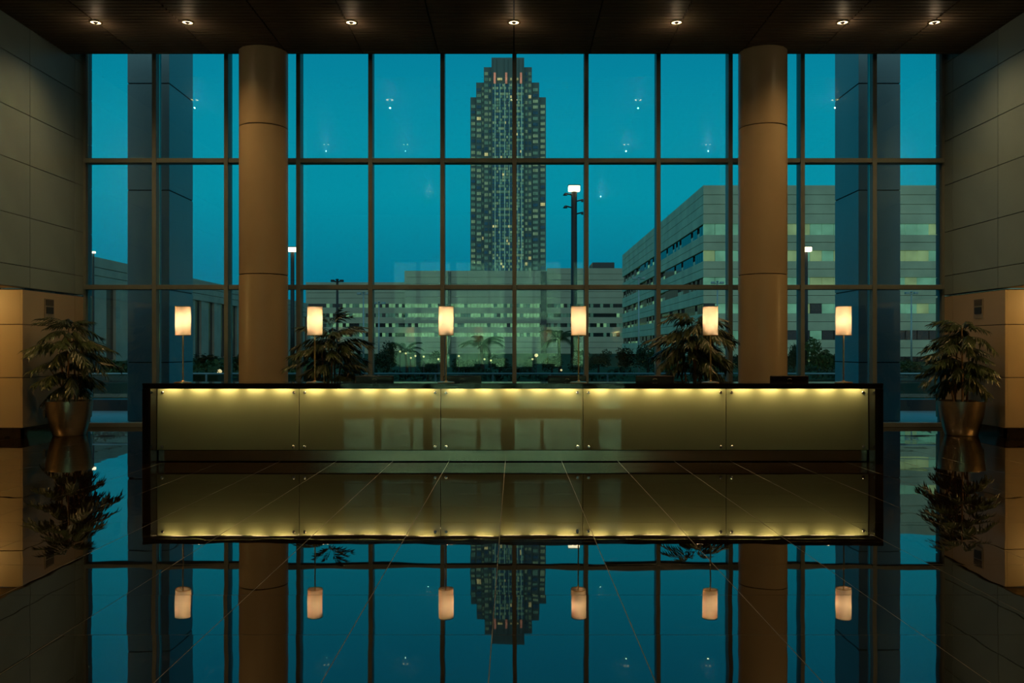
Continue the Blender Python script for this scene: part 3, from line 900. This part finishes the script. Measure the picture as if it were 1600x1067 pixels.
# right office building: front faces us, side runs back
D = 127.0
RX = xpx(1099, D)
rb = empty('office_building', (RX, D, GZ)); tag(rb, 'large stone office building on the right with pale green windows', 'building')
RW, RD = 52.0, 95.0
ztop = zpx(289.5, D)-GZ
rbands = [(349.5, 367), (391, 408), (433, 450), (474, 490), (516, 531), (557, 572)]
MB().box(0.5, RW-0.5, 0.5, RD-0.5, 0, ztop-0.5).build('core', M['darkglass'], rb)
edges = [289.5] + [v for b in rbands for v in b] + [VY+(EYE-GZ)*F/D]
for k in range(0, len(edges), 2):
    za, zb = zpx(edges[k+1], D)-GZ, zpx(edges[k], D)-GZ
    nc = max(1, round((zb-za)/1.35))
    for q in range(nc):
        MB().box(0, RW, 0, RD, max(0, za+(zb-za)*q/nc+(0.07 if q else 0)), za+(zb-za)*(q+1)/nc).build('stone_course', M['conc_r'], rb)
rg = random.Random(12)
pw = 18.6*D/F
for bi, (ya, yb) in enumerate(rbands):
    z1, z0 = zpx(ya, D)-GZ-0.05, zpx(yb, D)-GZ+0.05
    for c in range(28):
        lit = rg.random() < (1.0, 1.0, 1.0, 0.6, 0.35, 0.2)[bi]
        mt = rg.choices((M['win_a'], M['win_b']), (5, 2))[0] if lit else M['darkglass']
        x0 = 0.08+c*pw
        MB().box(x0, x0+pw-0.12, 0.22, 0.5, z0, z1).build('pane', mt, rb)
    mb = MB()
    for c in range(60):
        mb.mi = rg.choices((0, 1, 2), (5, 4, 1.6) if 8 < c < 54 else (8, 2, 0.3))[0]
        y0 = 0.6+c*1.57
        mb.box(0.22, 0.5, y0, y0+1.42, z0, z1-(0.9 if mb.mi else 0))
    tag(mb.build('side_window_band', [M['darkglass'], M['win_c'], M['cw_a']], rb), kind='stuff')

# left concrete building: facade runs away from us
LX = -61.0
lb = empty('concrete_building', (LX, 166.2, GZ)); tag(lb, 'pale concrete building on the left with tall dark window slots', 'building')
Y0 = 166.2
MB().box(-30, -0.9, -70, 90, 0, 14.9).build('core', M['conc_l'], lb)
for (za, zb) in ((11.3, 12.55), (12.65, 13.75), (13.85, 15.3)):
    MB().box(-30.2, 0.0, -70, 90, za, zb).build('frieze_course', M['conc_l'], lb)
for k in range(-9, 13):
    y = k*7.25
    MB().box(-0.85, -0.55, y, y+2.6, 0.3, 11.25).build('window_slot', M['darkglass'], lb)
    MB().box(-0.9, -0.12, y+2.65, y+4.6, 0, 11.28).build('pier', M['conc_l'], lb)
    MB().box(-0.9, -0.32, y+4.64, y+7.2, 0, 11.28).build('pier', M['conc_l'], lb)

# ------------------------------------------------------------------ exterior: masts and street lamps
def mast(px, top, D, wpx, headw, label, extra=True):
    p = P(px, top, D)
    m = empty('floodlight_mast', (p.x, D, GZ)); tag(m, label, 'floodlight mast', 'dark floodlight masts outside')
    h = p.z-GZ
    r = wpx/2*D/F
    MB().lathe([(r*1.15, 0), (r, h*0.3), (r*0.92, h)], 12).build('pole', M['mast'], m, True)
    hw = headw/2*D/F
    hd = MB().bbox(-hw, hw, -hw*0.6, hw*0.6, h+hw*0.1, h+hw*1.05, hw*0.08).build('lamp_head', M['flood'], m)
    MB().box(-hw*1.05, hw*1.05, -hw*0.65, hw*0.65, h+hw*1.05, h+hw*1.18).build('head_cap', M['mast'], hd)
    if extra:
        for k in range(4):
            z = h-hw*(0.6+1.1*k)
            sgn = -1 if k % 2 == 0 else 1
            am = MB().tube([(0, 0, z), (sgn*hw*1.5, -0.1, z+hw*0.35)], r*0.22, 6).build('arm', M['mast'], m)
            MB().lathe([(hw*0.12, 0), (hw*0.42, -hw*0.42), (hw*0.40, -hw*0.42)], 12, (sgn*hw*1.55, -0.1, z+hw*0.4)).build('flood_reflector', M['mast'], am)
    return m
mast(897, 300, 80, 10, 18, 'tall dark floodlight mast with bright lamp head right of the tower')
mast(457, 394, 100, 6.5, 14, 'dark floodlight mast seen just right of the left column', False)
mast(1260, 394, 100, 5, 15, 'dark floodlight mast seen right of the right column', False)
mast(146, 396, 110, 3, 6, 'distant floodlight mast above the concrete building at far left', False)

def street_lamp(px, top, D, label, wpx=2.6, dark=False):
    p = P(px, top, D)
    m = empty('street_lamp', (p.x, D, GZ)); tag(m, label, 'street lamp', 'slim street lamps outside')
    h = p.z-GZ
    r = wpx/2*D/F
    mt = M['mast'] if dark else M['pole']
    MB().lathe([(r*1.2, 0), (r, h*0.4), (r*0.8, h)], 10).build('pole', mt, m, True)
    a = 7*D/F
    ca = MB().tube([(-a, 0, h-a*0.15), (0, 0, h-a*0.35), (a, 0, h-a*0.15)], r*0.5, 6).build('cross_arm', mt, m)
    for sx in (-1, 1):
        MB().bbox(sx*a-a*0.42, sx*a+a*0.42, -a*0.35, a*0.35, h-a*0.35, h+a*0.15, a*0.06).build('lamp_box', mt, ca)
    MB().lathe([(r*0.9, h), (r*1.6, h+a*0.15), (r*0.6, h+a*0.35)], 10).build('finial', mt, m)
street_lamp(998, 434, 70, 'pale twin-head street lamp in front of the right building')
street_lamp(568, 458, 80, 'pale twin-head street lamp right of the second table lamp')
street_lamp(592, 473, 95, 'shorter pale street lamp just right of another pale street lamp')
street_lamp(1424, 457, 80, 'pale twin-head street lamp at far right beside the outer pillar')
street_lamp(1121, 441, 75, 'pale street lamp behind the fifth table lamp')
street_lamp(527, 438, 90, 'dark street lamp with wide head above the left bush', 4.4, True)

# garden lamps
gl = [(343, 580, 33), (625, 549, 45), (634, 552, 45), (642, 559, 45), (649, 556, 45), (662, 557, 45), (685, 561, 45), (717, 556, 45), (757, 561, 45), (767, 563, 45), (832, 561, 44), (838, 555, 44), (877, 578, 42)]
for i, (px, py, D) in enumerate(gl):
    p = P(px, py, D)
    m = empty('garden_lamp', (p.x, D, GZ))
    tag(m, ('low amber garden lamp by the shrubs between the left pillar and column' if i == 0 else 'small glowing garden lamp among the shrubs, %s from the left of its row' % ordinal(i-1)), 'garden lamp', 'garden lamps among the shrubs')
    h = p.z-GZ
    MB().lathe([(0.03, 0), (0.022, h-0.09)], 8).build('stake', M['mast'], m)
    sc = 1.0 if i in (0, 11) else 0.55
    smooth_by_angle(MB().lathe([(0.02, h-0.10*sc), (0.08*sc, h-0.05*sc), (0.10*sc, h+0.0), (0.06*sc, h+0.06*sc), (0.01, h+0.08*sc)], 12).build('globe', M['gl'], m))

# ------------------------------------------------------------------ exterior: trees, palms, shrubs
def crown_mesh(seed, n=1200, mat='treeleaf'):
    rg = random.Random(seed)
    mb = MB()
    blobs = [(Vector((rg.uniform(-.55, .55), rg.uniform(-.55, .55), rg.uniform(-.5, .55))), rg.uniform(0.32, 0.55)) for _ in range(11)]
    for k in range(n):
        c, r = blobs[rg.randrange(len(blobs))]
        d = Vector((rg.gauss(0, 1), rg.gauss(0, 1), rg.gauss(0, 1))).normalized()
        p = c+d*r*rg.uniform(0.55, 1.0)
        u = Vector((rg.gauss(0, 1), rg.gauss(0, 1), rg.gauss(0, 1)-0.4)).normalized()
        v = u.orthogonal().normalized()
        a = rg.uniform(0.06, 0.12)
        mb.add([p-u*a, p+v*a*0.45, p+u*a, p-v*a*0.45], [(0, 1, 2, 3)])
    return mb.mesh('crown', M[mat])
CM = [crown_mesh(30+i, mat='treeleaf' if i % 2 == 0 else 'treeleaf2') for i in range(4)]
TRUNK = MB().tube([(0, 0, 0), (0.03, 0.02, 0.5), (0, 0, 1.0)], [0.09, 0.07, 0.05], 8).mesh('trunk', M['bark'])
# (px centre, py top, py centre-of-crown bottom, half width px, distance, crown mesh)
trees = [(152, 566, 612, 34, 34, 0), (186, 560, 608, 26, 46, 1), (318, 552, 600, 32, 60, 3), (334, 566, 604, 34, 40, 0), (367, 548, 600, 22, 55, 1), (395, 556, 600, 22, 47, 3),
         (462, 548, 600, 20, 60, 1), (500, 552, 604, 30, 52, 0), (548, 550, 602, 26, 55, 3), (585, 545, 602, 22, 60, 1), (606, 532, 600, 17, 64, 3),
         (668, 556, 602, 24, 50, 1), (682, 546, 600, 15, 62, 3), (727, 556, 602, 20, 52, 1), (742, 560, 602, 17, 56, 3), (780, 552, 602, 22, 60, 1), (828, 556, 602, 20, 55, 3), (862, 552, 602, 18, 62, 1),
         (905, 545, 602, 22, 60, 3), (935, 545, 602, 20, 66, 1), (975, 540, 602, 24, 60, 3), (1012, 532, 602, 22, 58, 1), (1040, 545, 602, 26, 55, 0), (1080, 556, 604, 26, 50, 3), (1120, 560, 604, 24, 44, 0),
         (1160, 545, 604, 20, 60, 1), (1240, 536, 602, 17, 62, 3), (1278, 530, 600, 22, 58, 0), (1300, 545, 602, 18, 64, 1), (1335, 556, 604, 22, 52, 3),
         (1418, 562, 612, 26, 44, 0), (1452, 568, 614, 26, 34, 1), (1405, 580, 618, 22, 30, 3)]
for i, (px, pt, pb, hw, D, ci) in enumerate(trees):
    zt, zb = zpx(pt, D), zpx(pb, D)
    zb = max(zb, GZ+0.25)
    cz, hz = (zt+zb)/2, (zt-zb)/2
    t = empty('shrub_tree', (xpx(px, D), D, GZ))
    tag(t, 'dark green leafy shrub tree beyond the terrace railing, %s from the left' % ordinal(i), 'tree', 'shrub trees beyond the railing')
    a = i*2.4
    link('crown', CM[ci], t, (0, 0, cz-GZ), (0, 0, a), (hw*D/F*1.05, hw*D/F*1.05, hz*1.1))
    link('trunk', TRUNK, t, (0, 0, 0), None, (1, 1, max(0.3, cz-GZ)))

def palm(px, py, D, spread, label, seed):
    rg = random.Random(seed)
    p = P(px, py, D)
    t = empty('palm_tree', (p.x, D, GZ)); tag(t, label, 'palm tree', 'palm trees outside')
    h = p.z-GZ
    MB().tube([(0.1, 0, 0), (0.05, 0, h*0.5), (0, 0, h)], [0.14, 0.11, 0.10], 8).build('trunk', M['bark'], t)
    L = spread*D/F
    mb = MB()
    def pos(u): return Vector((L*u, 0, L*(0.75*u-0.85*u*u)))
    mb.tube([pos(k/6) for k in range(7)], [0.03*(1-0.8*k/6) for k in range(7)], 4)
    for k in range(18):
        u = 0.12+0.88*k/17
        for sd in (-1, 1):
            q = pos(u); d = Vector((0.55, sd*0.8, -0.45)).normalized(); ln = L*0.34*(1-0.5*u)
            s_ = Vector((0.5, -sd*0.2, 0)).normalized()*0.045
            mb.add([q-s_, q+s_, q+d*ln*0.6+s_*0.7+Vector((0, 0, 0.02)), q+d*ln+Vector((0, 0, -0.12)), q+d*ln*0.6-s_*0.7], [(0, 1, 2, 4), (4, 2, 3)])
    me = mb.mesh('frond', M['palmleaf'])
    for k in range(13):
        link('frond', me, t, (0, 0, h), (rg.uniform(-.2, .2), -rg.uniform(-0.35, 0.65), 2*math.pi*k/13+rg.uniform(-.2, .2)), (rg.uniform(.85, 1.1),)*3)
palm(752, 540, 62, 36, 'palm tree outside behind the mirrored lamp left of centre', 1)
palm(873, 530, 66, 30, 'palm tree outside left of the floodlight mast', 2)
palm(634, 548, 70, 26, 'small palm tree outside right of the shorter street lamp', 3)

def hedge(x0, x1, D, zt, label, seed, mat):
    rg = random.Random(seed)
    h = empty('hedge', ((x0+x1)/2, D, GZ)); tag(h, label, 'hedge', 'clipped hedges beyond the railing')
    mb = MB()
    n = int((x1-x0)*130)
    for k in range(n):
        x = rg.uniform(x0, x1)-(x0+x1)/2
        z = rg.uniform(0.05, zt-GZ)
        top = zt-GZ+0.10*math.sin(x*1.7+seed)+0.07*math.sin(x*4.1)
        z = min(z, top)
        y = rg.uniform(-0.55, 0.55)
        if rg.random() < 0.35: z = top+rg.uniform(-.05, .08)
        p = Vector((x, y, z))
        u = Vector((rg.gauss(0, 1), rg.gauss(0, 1), rg.gauss(0, 1))).normalized(); v = u.orthogonal().normalized()
        a = rg.uniform(0.06, 0.13)
        mb.add([p-u*a, p+v*a*0.5, p+u*a, p-v*a*0.5], [(0, 1, 2, 3)])
    tag(mb.build('foliage', M[mat], h), kind='stuff')
    MB().bbox(x0-(x0+x1)/2, x1-(x0+x1)/2, -0.42, 0.42, 0.0, zt-GZ-0.16, 0.05).build('twigs', M['treeleaf2'], h)
hedge(-13.0, -6.2, 26.5, 0.98, 'bright green clipped hedge beyond the railing at left', 1, 'treeleaf')
hedge(-6.0, 6.0, 27.5, 0.72, 'long dark clipped hedge beyond the railing behind the desk', 2, 'treeleaf2')
hedge(6.2, 14.0, 26.5, 0.80, 'clipped hedge beyond the railing at right', 3, 'treeleaf2')
